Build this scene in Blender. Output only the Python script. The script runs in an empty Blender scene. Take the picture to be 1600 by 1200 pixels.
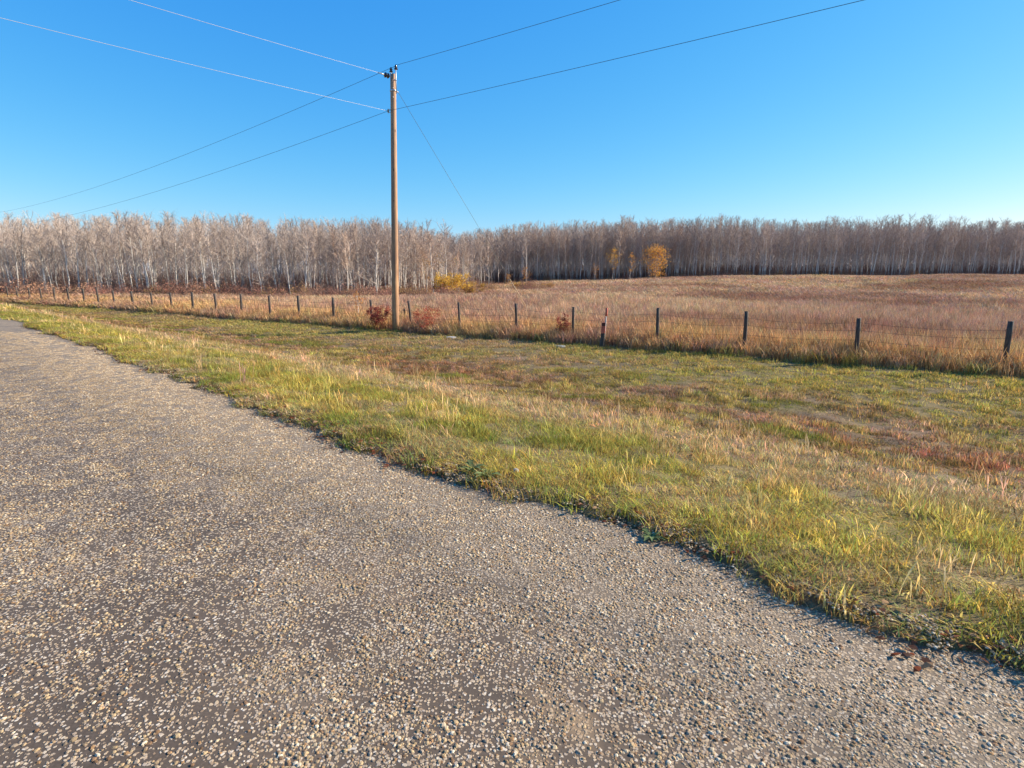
import bpy, math, random
import numpy as np
from mathutils import Vector

# ------------------------------------------------------------------ camera, sky, sun, exposure
scene = bpy.context.scene
COL = scene.collection
EYE = 1.6
PITCH = math.radians(11.0)
FOC = 890.0                      # focal length in pixels of a 1600 px wide picture
SUN_BEARING = math.radians(79)   # clockwise from the view direction
SUN_ELEV = math.radians(26)

cam_data = bpy.data.cameras.new('camera')
cam_data.sensor_fit = 'HORIZONTAL'
cam_data.sensor_width = 36.0
cam_data.lens = 36.0 * FOC / 1600.0
cam_data.clip_start = 0.05
cam_data.clip_end = 6000
cam = bpy.data.objects.new('camera', cam_data)
COL.objects.link(cam)
cam.location = (0, 0, EYE)
cam.rotation_euler = (math.radians(90) - PITCH, 0, 0)
scene.camera = cam

world = bpy.data.worlds.new('World')
scene.world = world
world.use_nodes = True
wn = world.node_tree
wn.nodes.clear()
w_out = wn.nodes.new('ShaderNodeOutputWorld')
w_bg = wn.nodes.new('ShaderNodeBackground')
w_sky = wn.nodes.new('ShaderNodeTexSky')
w_sky.sky_type = 'NISHITA'
w_sky.sun_disc = False
w_sky.sun_elevation = SUN_ELEV
w_sky.sun_rotation = SUN_BEARING
w_sky.air_density = 1.0
w_sky.dust_density = 0.25
w_sky.ozone_density = 2.2
w_hs = wn.nodes.new('ShaderNodeHueSaturation')
w_hs.inputs['Hue'].default_value = 0.497
w_hs.inputs['Saturation'].default_value = 1.14
wn.links.new(w_sky.outputs[0], w_hs.inputs['Color'])
# grade of the sky towards the deep, clear blue of the photograph (a power per channel)
EXPO = 1.15
w_sep = wn.nodes.new('ShaderNodeSeparateColor'); w_com = wn.nodes.new('ShaderNodeCombineColor')
wn.links.new(w_hs.outputs[0], w_sep.inputs[0])
for ch, (k_, p_) in enumerate(((0.44, 1.33), (0.63, 0.735), (0.935, 0.28))):
    a_ = wn.nodes.new('ShaderNodeMath'); a_.operation = 'MULTIPLY'; a_.inputs[1].default_value = 0.15 * 2 ** 0.65
    b_ = wn.nodes.new('ShaderNodeMath'); b_.operation = 'POWER'; b_.inputs[1].default_value = p_
    c_ = wn.nodes.new('ShaderNodeMath'); c_.operation = 'MULTIPLY'; c_.inputs[1].default_value = k_ / (0.15 * 2 ** EXPO)
    wn.links.new(w_sep.outputs[ch], a_.inputs[0]); wn.links.new(a_.outputs[0], b_.inputs[0])
    wn.links.new(b_.outputs[0], c_.inputs[0]); wn.links.new(c_.outputs[0], w_com.inputs[ch])
wn.links.new(w_com.outputs[0], w_bg.inputs['Color'])
w_bg.inputs['Strength'].default_value = 0.15
wn.links.new(w_bg.outputs[0], w_out.inputs['Surface'])

sun_data = bpy.data.lights.new('sun', 'SUN')
sun_data.energy = 5.0
sun_data.angle = math.radians(0.5)
sun_data.color = (1.0, 0.88, 0.72)
sun = bpy.data.objects.new('sun', sun_data)
COL.objects.link(sun)
S = Vector((math.sin(SUN_BEARING) * math.cos(SUN_ELEV), math.cos(SUN_BEARING) * math.cos(SUN_ELEV), math.sin(SUN_ELEV)))
sun.rotation_euler = S.to_track_quat('Z', 'Y').to_euler()

scene.view_settings.view_transform = 'Standard'
scene.view_settings.look = 'None'
scene.view_settings.gamma = 1.0
scene.view_settings.use_curve_mapping = False
scene.view_settings.exposure = EXPO
scene.cycles.transparent_max_bounces = 16
scene.cycles.max_bounces = 5

rnd = random.Random(7)
rng = np.random.default_rng(11)

# ------------------------------------------------------------------ small helpers
def tag(o, label=None, cat=None, group=None, kind=None):
    if label: o['label'] = label
    if cat: o['category'] = cat
    if group: o['group'] = group
    if kind: o['kind'] = kind
    return o

def empty(name, loc, rz=0.0):
    o = bpy.data.objects.new(name, None)
    o.empty_display_size = 0.2
    o.location = loc
    o.rotation_euler = (0, 0, rz)
    COL.objects.link(o)
    return o

def sm(a, b, x):
    t = np.clip((np.asarray(x, float) - a) / (b - a), 0, 1)
    return t * t * (3 - 2 * t)

def vnoise(x, y, seed=0):
    x = np.asarray(x, float); y = np.asarray(y, float)
    xi = np.floor(x).astype(np.int64); yi = np.floor(y).astype(np.int64)
    xf = x - xi; yf = y - yi
    def h(a, b):
        n = (a * 374761393 + b * 668265263 + seed * 1442695041) & 0xffffffff
        n = ((n ^ (n >> 13)) * 1274126177) & 0xffffffff
        return ((n ^ (n >> 16)) & 0xffff) / 65535.0
    u = xf * xf * (3 - 2 * xf); v = yf * yf * (3 - 2 * yf)
    return (h(xi, yi) * (1 - u) + h(xi + 1, yi) * u) * (1 - v) + (h(xi, yi + 1) * (1 - u) + h(xi + 1, yi + 1) * u) * v

def fbm(x, y, seed=0, o=4):
    s = 0; a = 0.5; t = 0
    for i in range(o):
        s = s + a * vnoise(x * 2 ** i + 17.3 * i, y * 2 ** i - 9.1 * i, seed + i)
        t += a; a *= 0.55
    return s / t

class MB:
    """collects vertices and faces for ONE mesh object"""
    def __init__(self):
        self.v = []; self.f = []; self.m = []; self.c = []
    def add(self, vs, fs, mat=0, col=(1, 1, 1)):
        b = len(self.v)
        self.v.extend([tuple(p) for p in vs])
        self.c.extend([col] * len(vs))
        for f in fs:
            self.f.append(tuple(i + b for i in f)); self.m.append(mat)
    def tube(self, pts, rad, n=8, mat=0, cap=True, col=(1, 1, 1), twist=0.0):
        vs = []; fs = []
        pts = [Vector(p) for p in pts]
        for i, p in enumerate(pts):
            if i == 0: t = pts[1] - pts[0]
            elif i == len(pts) - 1: t = pts[-1] - pts[-2]
            else: t = pts[i + 1] - pts[i - 1]
            t.normalize()
            a = Vector((0, 0, 1)) if abs(t.z) < 0.9 else Vector((1, 0, 0))
            u = t.cross(a).normalized(); w = t.cross(u)
            r = rad[i] if hasattr(rad, '__len__') else rad
            for k in range(n):
                an = 2 * math.pi * k / n + twist
                vs.append(p + u * (r * math.cos(an)) + w * (r * math.sin(an)))
        for i in range(len(pts) - 1):
            for k in range(n):
                k2 = (k + 1) % n
                fs.append((i * n + k, i * n + k2, (i + 1) * n + k2, (i + 1) * n + k))
        if cap:
            fs.append(tuple(range(n))[::-1]); e = (len(pts) - 1) * n
            fs.append(tuple(range(e, e + n)))
        self.add(vs, fs, mat, col)
    def lathe(self, prof, n=16, origin=(0, 0, 0), axis=(0, 0, 1), mat=0):
        ax = Vector(axis).normalized()
        a = Vector((0, 0, 1)) if abs(ax.z) < 0.9 else Vector((1, 0, 0))
        u = ax.cross(a).normalized(); w = ax.cross(u); o = Vector(origin)
        vs = []; fs = []
        for r, z in prof:
            for k in range(n):
                an = 2 * math.pi * k / n
                vs.append(o + ax * z + u * (r * math.cos(an)) + w * (r * math.sin(an)))
        for i in range(len(prof) - 1):
            for k in range(n):
                k2 = (k + 1) % n
                fs.append((i * n + k, i * n + k2, (i + 1) * n + k2, (i + 1) * n + k))
        fs.append(tuple(range(n))[::-1]); e = (len(prof) - 1) * n
        fs.append(tuple(range(e, e + n)))
        self.add(vs, fs, mat)
    def build(self, name, mats, parent=None, smooth=True, colattr=False):
        me = bpy.data.meshes.new(name)
        me.from_pydata(self.v, [], self.f)
        if not isinstance(mats, (list, tuple)): mats = [mats]
        for m in mats: me.materials.append(m)
        me.polygons.foreach_set('material_index', self.m)
        if smooth: me.polygons.foreach_set('use_smooth', [True] * len(self.f))
        if colattr:
            at = me.attributes.new('bcol', 'FLOAT_COLOR', 'POINT')
            at.data.foreach_set('color', np.concatenate([np.array(self.c, float).reshape(-1, 3), np.ones((len(self.v), 1))], 1).ravel())
        me.update()
        o = bpy.data.objects.new(name, me)
        COL.objects.link(o)
        if parent: o.parent = parent
        return o

# ------------------------------------------------------------------ materials
def new_mat(name):
    m = bpy.data.materials.new(name); m.use_nodes = True
    nt = m.node_tree; nt.nodes.clear()
    out = nt.nodes.new('ShaderNodeOutputMaterial')
    return m, nt, out

def N(nt, typ, **kw):
    n = nt.nodes.new(typ)
    for k, v in kw.items():
        if k in n.inputs.keys(): n.inputs[k].default_value = v
        else: setattr(n, k, v)
    return n

def ramp(nt, fac, stops, interp='LINEAR'):
    r = nt.nodes.new('ShaderNodeValToRGB')
    r.color_ramp.interpolation = interp
    els = r.color_ramp.elements
    while len(els) < len(stops): els.new(0.5)
    for e, (p, c) in zip(els, stops):
        e.position = p
        e.color = (c[0], c[1], c[2], 1) if hasattr(c, '__len__') else (c, c, c, 1)
    nt.links.new(fac, r.inputs['Fac'])
    return r.outputs['Color']

def mixc(nt, fac, a, b, mode='MIX'):
    m = nt.nodes.new('ShaderNodeMix'); m.data_type = 'RGBA'; m.blend_type = mode
    for s, v in ((m.inputs[0], fac), (m.inputs[6], a), (m.inputs[7], b)):
        if isinstance(v, (int, float)): s.default_value = v
        elif isinstance(v, (tuple, list)): s.default_value = (*v[:3], 1)
        else: nt.links.new(v, s)
    return m.outputs[2]

def math_n(nt, op, a, b=0.0, c=None):
    m = nt.nodes.new('ShaderNodeMath'); m.operation = op
    for i, v in enumerate((a, b) if c is None else (a, b, c)):
        if isinstance(v, (int, float)): m.inputs[i].default_value = v
        else: nt.links.new(v, m.inputs[i])
    return m.outputs[0]

def coords(nt, scale=(1, 1, 1)):
    tc = nt.nodes.new('ShaderNodeTexCoord')
    mp = nt.nodes.new('ShaderNodeMapping')
    mp.inputs['Scale'].default_value = scale
    nt.links.new(tc.outputs['Object'], mp.inputs['Vector'])
    return mp.outputs[0]

def noise(nt, vec, scale, detail=4, rough=0.55):
    n = N(nt, 'ShaderNodeTexNoise', Scale=scale, Detail=detail, Roughness=rough)
    nt.links.new(vec, n.inputs['Vector'])
    return n.outputs['Fac']

def simple(name, stops, scale=3.0, stretch=(1, 1, 1), rough=0.8, bump=0.0, metal=0.0, bscale=None, spec=0.3):
    m, nt, out = new_mat(name)
    v = coords(nt, stretch)
    f = noise(nt, v, scale, 5)
    c = ramp(nt, f, stops)
    p = N(nt, 'ShaderNodeBsdfPrincipled', Roughness=rough, Metallic=metal)
    p.inputs['Specular IOR Level'].default_value = spec
    nt.links.new(c, p.inputs['Base Color'])
    if bump:
        b = N(nt, 'ShaderNodeBump', Strength=bump, Distance=0.02)
        nt.links.new(noise(nt, v, bscale or scale * 3, 4), b.inputs['Height'])
        nt.links.new(b.outputs[0], p.inputs['Normal'])
    nt.links.new(p.outputs[0], out.inputs['Surface'])
    return m

def leafy(name, tint='INSTANCER', trans=0.35, base=None, rough=0.9):
    """thin leaf or blade: colour = tint of its clump times the blade's own colour"""
    m, nt, out = new_mat(name)
    a2 = nt.nodes.new('ShaderNodeAttribute'); a2.attribute_name = 'bcol'; a2.attribute_type = 'GEOMETRY'
    if tint == 'INSTANCER':
        a1 = nt.nodes.new('ShaderNodeAttribute'); a1.attribute_name = 'tint'; a1.attribute_type = 'INSTANCER'
        c = mixc(nt, 1.0, a1.outputs['Color'], a2.outputs['Color'], 'MULTIPLY')
    else:
        c = mixc(nt, 1.0, base, a2.outputs['Color'], 'MULTIPLY')
        oi = nt.nodes.new('ShaderNodeObjectInfo')
        k = ramp(nt, oi.outputs['Random'], [(0, (0.86, 0.86, 0.9)), (0.5, (1, 0.98, 0.96)), (1, (1.15, 1.02, 0.92))])
        c = mixc(nt, 1.0, c, k, 'MULTIPLY')
    d = nt.nodes.new('ShaderNodeBsdfDiffuse'); t = nt.nodes.new('ShaderNodeBsdfTranslucent')
    nt.links.new(c, d.inputs['Color']); nt.links.new(c, t.inputs['Color'])
    mx = nt.nodes.new('ShaderNodeMixShader'); mx.inputs[0].default_value = trans
    nt.links.new(d.outputs[0], mx.inputs[1]); nt.links.new(t.outputs[0], mx.inputs[2])
    nt.links.new(mx.outputs[0], out.inputs['Surface'])
    return m

M_GRASS = leafy('grass_blade', trans=0.38)
M_DRY = leafy('dry_stem', trans=0.18)
M_WOODTWIG = leafy('far_wood_bark', trans=0.0)
M_TWIG = leafy('twig_bark', tint='', base=(1, 1, 1), trans=0.0)
M_LEAF = leafy('autumn_leaf', tint='', base=(1, 1, 1), trans=0.4)

# --- wood pole
def pole_material():
    m, nt, out = new_mat('weathered_pole_wood')
    v = coords(nt, (14, 14, 0.7))
    f = noise(nt, v, 1.6, 6, 0.65)
    c = ramp(nt, f, [(0.25, (0.16, 0.085, 0.045)), (0.45, (0.37, 0.20, 0.10)), (0.60, (0.52, 0.31, 0.165)), (0.8, (0.60, 0.40, 0.25))])
    v2 = coords(nt, (1.2, 1.2, 0.55))
    f2 = noise(nt, v2, 1.4, 5)
    c = mixc(nt, ramp(nt, f2, [(0.42, 0), (0.58, 0.75)]), c, (0.24, 0.145, 0.095))
    tc = nt.nodes.new('ShaderNodeTexCoord'); sp = nt.nodes.new('ShaderNodeSeparateXYZ')
    nt.links.new(tc.outputs['Object'], sp.inputs[0])
    up = math_n(nt, 'MULTIPLY', sp.outputs['Z'], 0.097)
    c = mixc(nt, ramp(nt, up, [(0.25, 0.0), (1.0, 0.5)]), c, (0.38, 0.28, 0.22))
    # knots
    v3 = coords(nt, (5, 5, 2.2))
    vo = N(nt, 'ShaderNodeTexVoronoi', Scale=1.0); nt.links.new(v3, vo.inputs['Vector'])
    c = mixc(nt, ramp(nt, vo.outputs['Distance'], [(0.08, 0.8), (0.16, 0.0)]), c, (0.09, 0.05, 0.03))
    p = N(nt, 'ShaderNodeBsdfPrincipled', Roughness=0.8)
    p.inputs['Specular IOR Level'].default_value = 0.2
    nt.links.new(c, p.inputs['Base Color'])
    b = N(nt, 'ShaderNodeBump', Strength=0.5, Distance=0.012)
    nt.links.new(noise(nt, v, 3.0, 5), b.inputs['Height'])
    nt.links.new(b.outputs[0], p.inputs['Normal'])
    nt.links.new(p.outputs[0], out.inputs['Surface'])
    return m
M_POLE = pole_material()
M_POST = simple('dark_post_wood', [(0.3, (0.03, 0.024, 0.02)), (0.7, (0.12, 0.095, 0.078))], 3, (10, 10, 1.5), 0.85, 0.5)
M_GALV = simple('galvanised_steel', [(0.3, (0.42, 0.43, 0.45)), (0.7, (0.62, 0.63, 0.65))], 20, rough=0.45, metal=0.6)
M_ALU = simple('bright_aluminium_wire', [(0.3, (0.38, 0.38, 0.37)), (0.7, (0.52, 0.52, 0.50))], 20, rough=0.5, metal=0.3)
M_WIRE = simple('dull_conductor', [(0.3, (0.05, 0.055, 0.06)), (0.7, (0.10, 0.105, 0.11))], 20, rough=0.7)
M_GUY = simple('guy_strand', [(0.3, (0.09, 0.11, 0.10)), (0.7, (0.15, 0.17, 0.15))], 20, rough=0.6)
M_PORC = simple('brown_porcelain', [(0.3, (0.022, 0.014, 0.014)), (0.7, (0.04, 0.025, 0.022))], 5, rough=0.15, spec=0.7)
M_BARB = simple('rusty_fence_wire', [(0.3, (0.05, 0.035, 0.03)), (0.7, (0.14, 0.10, 0.09))], 30, rough=0.7)
M_RED = simple('faded_red_paint', [(0.3, (0.42, 0.09, 0.05)), (0.7, (0.58, 0.16, 0.10))], 12, rough=0.6)
M_DKRED = simple('dark_red_paint', [(0.3, (0.06, 0.018, 0.014)), (0.7, (0.12, 0.03, 0.022))], 12, rough=0.6)
M_WHITEP = simple('white_pole_paint', [(0.3, (0.22, 0.22, 0.21)), (0.7, (0.34, 0.33, 0.32))], 8, rough=0.5)
M_GUARD = simple('faded_guy_guard', [(0.3, (0.42, 0.29, 0.17)), (0.7, (0.56, 0.41, 0.26))], 6, rough=0.5)
M_STONEW = simple('pale_stone', [(0.3, (0.26, 0.25, 0.23)), (0.7, (0.46, 0.45, 0.42))], 8, rough=0.8, bump=0.4)
M_STONEG = simple('grey_stone', [(0.3, (0.16, 0.17, 0.14)), (0.7, (0.30, 0.31, 0.27))], 8, rough=0.85, bump=0.5)

# ------------------------------------------------------------------ lie of the land
RU = np.array([-0.737, 0.676])       # road direction, going away to the left
RN = np.array([0.676, 0.737])        # from the road towards the field
RS0 = 2.97                           # distance camera -> road edge
FU = np.array([-0.834, 0.552]); FP = np.array([0.2, 22.2])      # fence line
FN = np.array([0.552, 0.834])

def s_road(x, y): return x * RN[0] + y * RN[1] - RS0
def t_road(x, y): return x * RU[0] + y * RU[1]
def s_fence(x, y): return (x - FP[0]) * FN[0] + (y - FP[1]) * FN[1]     # >0 beyond the fence
def edge_wob(t): return (fbm(t * 0.55, t * 0 + 3, 5, 3) - 0.5) * 0.55 + (fbm(t * 3.1, t * 0, 9, 2) - 0.5) * 0.26

def ground_z(x, y):
    x = np.asarray(x, float); y = np.asarray(y, float)
    s = s_road(x, y); f = -s_fence(x, y)
    q = np.clip(s / np.maximum(s + np.maximum(f, 0), 0.5), 0, 1)
    q = np.where(s <= 0, 0, np.where(f <= 0, 1, q))
    z = -0.07 * sm(0, 0.1, q) - 0.62 * sm(0.05, 0.38, q) - 0.27 * sm(0.3, 0.55, q) + 0.10 * sm(0.7, 0.98, q)
    z = z + (fbm(x * 0.5, y * 0.5, 21, 3) - 0.5) * 0.14 * sm(0.3, 2.0, s)
    z = z + (fbm(x * 3, y * 3, 22, 2) - 0.5) * 0.05 * sm(0.0, 0.7, s)
    # verge edge, slightly proud of the road and then running under it
    w = edge_wob(t_road(x, y))
    e = s - w
    z = z + 0.04 * sm(-0.10, 0.08, e) * (1 - sm(0.2, 1.2, e)) - 0.06 * (1 - sm(-0.13, -0.02, e))
    # field rises gently towards the far right
    r = x / np.maximum(y, 5)
    ff = np.maximum(-f, 0)
    z = z + (0.75 + 1.1 * sm(-0.1, 0.4, r)) * sm(30, 92, ff) * sm(-0.25, 0.1, r) - 0.15 * sm(5, 40, ff)
    z = z + (fbm(x * 0.045, y * 0.045, 31, 3) - 0.5) * 0.9 * sm(4, 25, ff)
    z = np.where(s < -9.2, z - 0.5 * sm(9.2, 14, -s), z)
    return z

def at(px, py, Y=None, z=None):
    """picture position -> point on its ray at world depth Y or height z (used to measure the photo)"""
    rx = (px - 800) / FOC; ry = (600 - py) / FOC
    d = Vector((rx, math.cos(PITCH) + ry * math.sin(PITCH), -math.sin(PITCH) + ry * math.cos(PITCH)))
    if Y is not None: k = Y / d.y
    else: k = (z - EYE) / d.z
    return Vector((d.x * k, d.y * k, EYE + d.z * k))

def on_ground(px, Y):
    x = (px - 800) / FOC / 1.012 * Y
    return Vector((x, Y, float(ground_z(x, Y))))

# forest edge distance (for a ray with slope r = x/y) and the height its tops reach in the picture
def wood_edge(r):
    return np.interp(r, [-1.1, -0.6, -0.31, -0.2, -0.13, -0.06, 0.0, 0.31, 0.6, 1.1], [60, 62, 64, 69, 78, 104, 112, 116, 118, 122])
def wood_top(r):
    return np.interp(r, [-1.0, -0.6, -0.31, -0.25, -0.17, -0.10, -0.05, 0.02, 0.1, 0.2, 0.31, 0.6, 1.0],
                     [352, 348, 354, 350, 360, 374, 367, 356, 357, 353, 352, 350, 356])

# colour of the plants that grow on each spot (also tints the soil between them)
def lerp(a, b, t):
    t = np.asarray(t)[..., None]
    return np.asarray(a) * (1 - t) + np.asarray(b) * t
def plant_colour(x, y):
    s = s_road(x, y); f = -s_fence(x, y); t = t_road(x, y)
    q = np.clip(s / np.maximum(s + np.maximum(f, 0), 0.5), 0, 1)
    n1 = fbm(x * 0.9, y * 0.9, 41, 3); n2 = fbm(x * 0.35 + 5, y * 0.5, 42, 3); n3 = fbm(x * 2.5, y * 2.5, 43, 2)
    green = np.array([0.23, 0.23, 0.055]); ygreen = np.array([0.44, 0.37, 0.10]); straw = np.array([0.56, 0.43, 0.24])
    gold = np.array([0.52, 0.40, 0.13]); brown = np.array([0.30, 0.19, 0.10]); mauve = np.array([0.36, 0.25, 0.15]); red = np.array([0.33, 0.14, 0.085])
    olive = np.array([0.37, 0.31, 0.11])
    lush = 1.28 * lerp(lerp(green * 1.1, ygreen, sm(0.3, 0.55, n1)), straw * 0.9, 0.6 * sm(0.45, 0.7, n3))
    c = lerp(lush, lerp(straw, ygreen, sm(0.45, 0.7, n2) * 0.6), sm(0.11, 0.22, q + 0.10 * (n1 - 0.5)))
    n4 = fbm(x * 1.7, y * 1.7, 44, 3)
    bot = lerp(lerp(brown, mauve, sm(0.4, 0.65, n2)), olive, sm(0.43, 0.62, 0.5 * n1 + 0.5 * n4))
    bot = np.array([1.04, 0.98, 1.0]) * bot * (0.72 + 0.62 * sm(0.35, 0.65, fbm(x * 3.4, y * 3.4, 46, 2)))[..., None]
    bot = lerp(bot, red, 0.75 * sm(2, 6, x) * sm(0.42, 0.6, n3) * (1 - sm(0.42, 0.5, q)))
    c = lerp(c, bot, sm(0.25, 0.36, q + 0.08 * (n1 - 0.5)))
    c = lerp(c, green * 1.05, 0.9 * sm(0.60, 0.68, fbm(x * 0.55 + 3, y * 0.9, 47, 2)) * sm(0.3, 0.4, q))
    up = lerp(olive * 1.15, mauve * 1.15, sm(0.45, 0.7, n2) * 0.8)
    up = lerp(up, ygreen, 0.7 * sm(0, 6, x))
    c = lerp(c, up, sm(0.55, 0.75, q + 0.12 * (n1 - 0.5)))
    c = lerp(c, lerp(green, ygreen, n3), 0.6 * sm(0.90, 0.96, q))
    # fence row and field
    ff = np.maximum(-f, 0)
    fn = fbm(x * 0.12, y * 0.05, 51, 4); fn2 = fbm(x * 0.5, y * 0.3, 52, 3)
    row = lerp(np.array([0.60, 0.41, 0.20]), np.array([0.52, 0.34, 0.215]), sm(0.35, 0.65, fn2))
    fld = lerp(np.array([0.53, 0.37, 0.26]), np.array([0.63, 0.47, 0.30]), sm(0.40, 0.62, fn))
    fld = lerp(fld, np.array([0.38, 0.235, 0.155]), 0.8 * sm(0.52, 0.7, fbm(x * 0.09 + 9, y * 0.09, 53, 4)))
    fc = lerp(row, fld, sm(2, 9, ff))
    c = lerp(c, fc, (s_fence(x, y) > -0.75).astype(float))
    return c * 0.94

# ------------------------------------------------------------------ ground sheet
def ground_mesh():
    def axis(lo, hi, fine_lo, fine_hi, d):
        a = list(np.arange(fine_lo, fine_hi, d)); st = d
        p = fine_lo; left = []
        while p > lo: st *= 1.07; p -= st; left.append(p)
        st = d; p = a[-1]; right = []
        while p < hi: st *= 1.07; p += st; right.append(p)
        return np.array(left[::-1] + a + right)
    xs = axis(-3000, 3000, -14, 12, 0.085); ys = axis(-300, 4000, 1.5, 24, 0.085)
    X, Y = np.meshgrid(xs, ys)
    Z = ground_z(X, Y)
    nx, ny = len(xs), len(ys)
    v = np.stack([X, Y, Z], -1).reshape(-1, 3)
    i = np.arange((ny - 1) * nx).reshape(ny - 1, nx)[:, :-1].ravel()
    f = np.stack([i, i + 1, i + 1 + nx, i + nx], 1)
    me = bpy.data.meshes.new('ground')
    me.vertices.add(len(v)); me.vertices.foreach_set('co', v.ravel())
    me.loops.add(f.size); me.loops.foreach_set('vertex_index', f.ravel().astype(np.int32))
    me.polygons.add(len(f)); me.polygons.foreach_set('loop_start', np.arange(0, f.size, 4, dtype=np.int32))
    me.update(calc_edges=True)
    me.polygons.foreach_set('use_smooth', np.ones(len(f), bool))
    col = plant_colour(v[:, 0], v[:, 1])
    e = s_road(v[:, 0], v[:, 1])
    soil = np.array([0.12, 0.085, 0.055])
    k = np.clip(0.14 + 0.12 * sm(0.1, 0.6, e) + 0.35 * (fbm(v[:, 0] * 5, v[:, 1] * 5, 95, 3) - 0.5), 0, 1)[:, None]
    k = np.where(s_fence(v[:, 0], v[:, 1])[:, None] > -0.75, 0.3, k)
    k = np.where(s_fence(v[:, 0], v[:, 1])[:, None] > 30, 0.75, k)
    col = soil * (1 - k) + col * 0.85 * k
    at_ = me.attributes.new('soil', 'FLOAT_COLOR', 'POINT')
    at_.data.foreach_set('color', np.concatenate([col, np.ones((len(v), 1))], 1).ravel())
    m, nt, out = new_mat('soil_and_thatch')
    a = nt.nodes.new('ShaderNodeAttribute'); a.attribute_name = 'soil'
    vv = coords(nt)
    c = mixc(nt, 1.0, a.outputs['Color'], ramp(nt, noise(nt, vv, 35, 5, 0.7), [(0.3, 0.45), (0.7, 1.45)]), 'MULTIPLY')
    p = N(nt, 'ShaderNodeBsdfPrincipled', Roughness=0.95)
    p.inputs['Specular IOR Level'].default_value = 0.1
    nt.links.new(c, p.inputs['Base Color'])
    b = N(nt, 'ShaderNodeBump', Strength=0.7, Distance=0.03)
    nt.links.new(noise(nt, vv, 22, 6, 0.7), b.inputs['Height']); nt.links.new(b.outputs[0], p.inputs['Normal'])
    nt.links.new(p.outputs[0], out.inputs['Surface'])
    me.materials.append(m)
    o = bpy.data.objects.new('ground', me); COL.objects.link(o)
    tag(o, kind='structure')
ground_mesh()

# ------------------------------------------------------------------ chip-sealed road
def tar_patch(x, y):
    """0 = covered in stone chips, 1 = smooth tar showing; wheel tracks run along the road"""
    s = s_road(x, y); t = t_road(x, y)
    n = fbm(t * 0.6, s * 1.5, 61, 4); n2 = fbm(x * 2.6, y * 2.6, 62, 3)
    base = sm(1.0, 1.9, -s)
    return np.clip(sm(0.36, 0.62, 0.6 * n + 0.4 * n2 + 0.12 * base) * (0.15 + 0.85 * base), 0, 1) * 0.72

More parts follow.
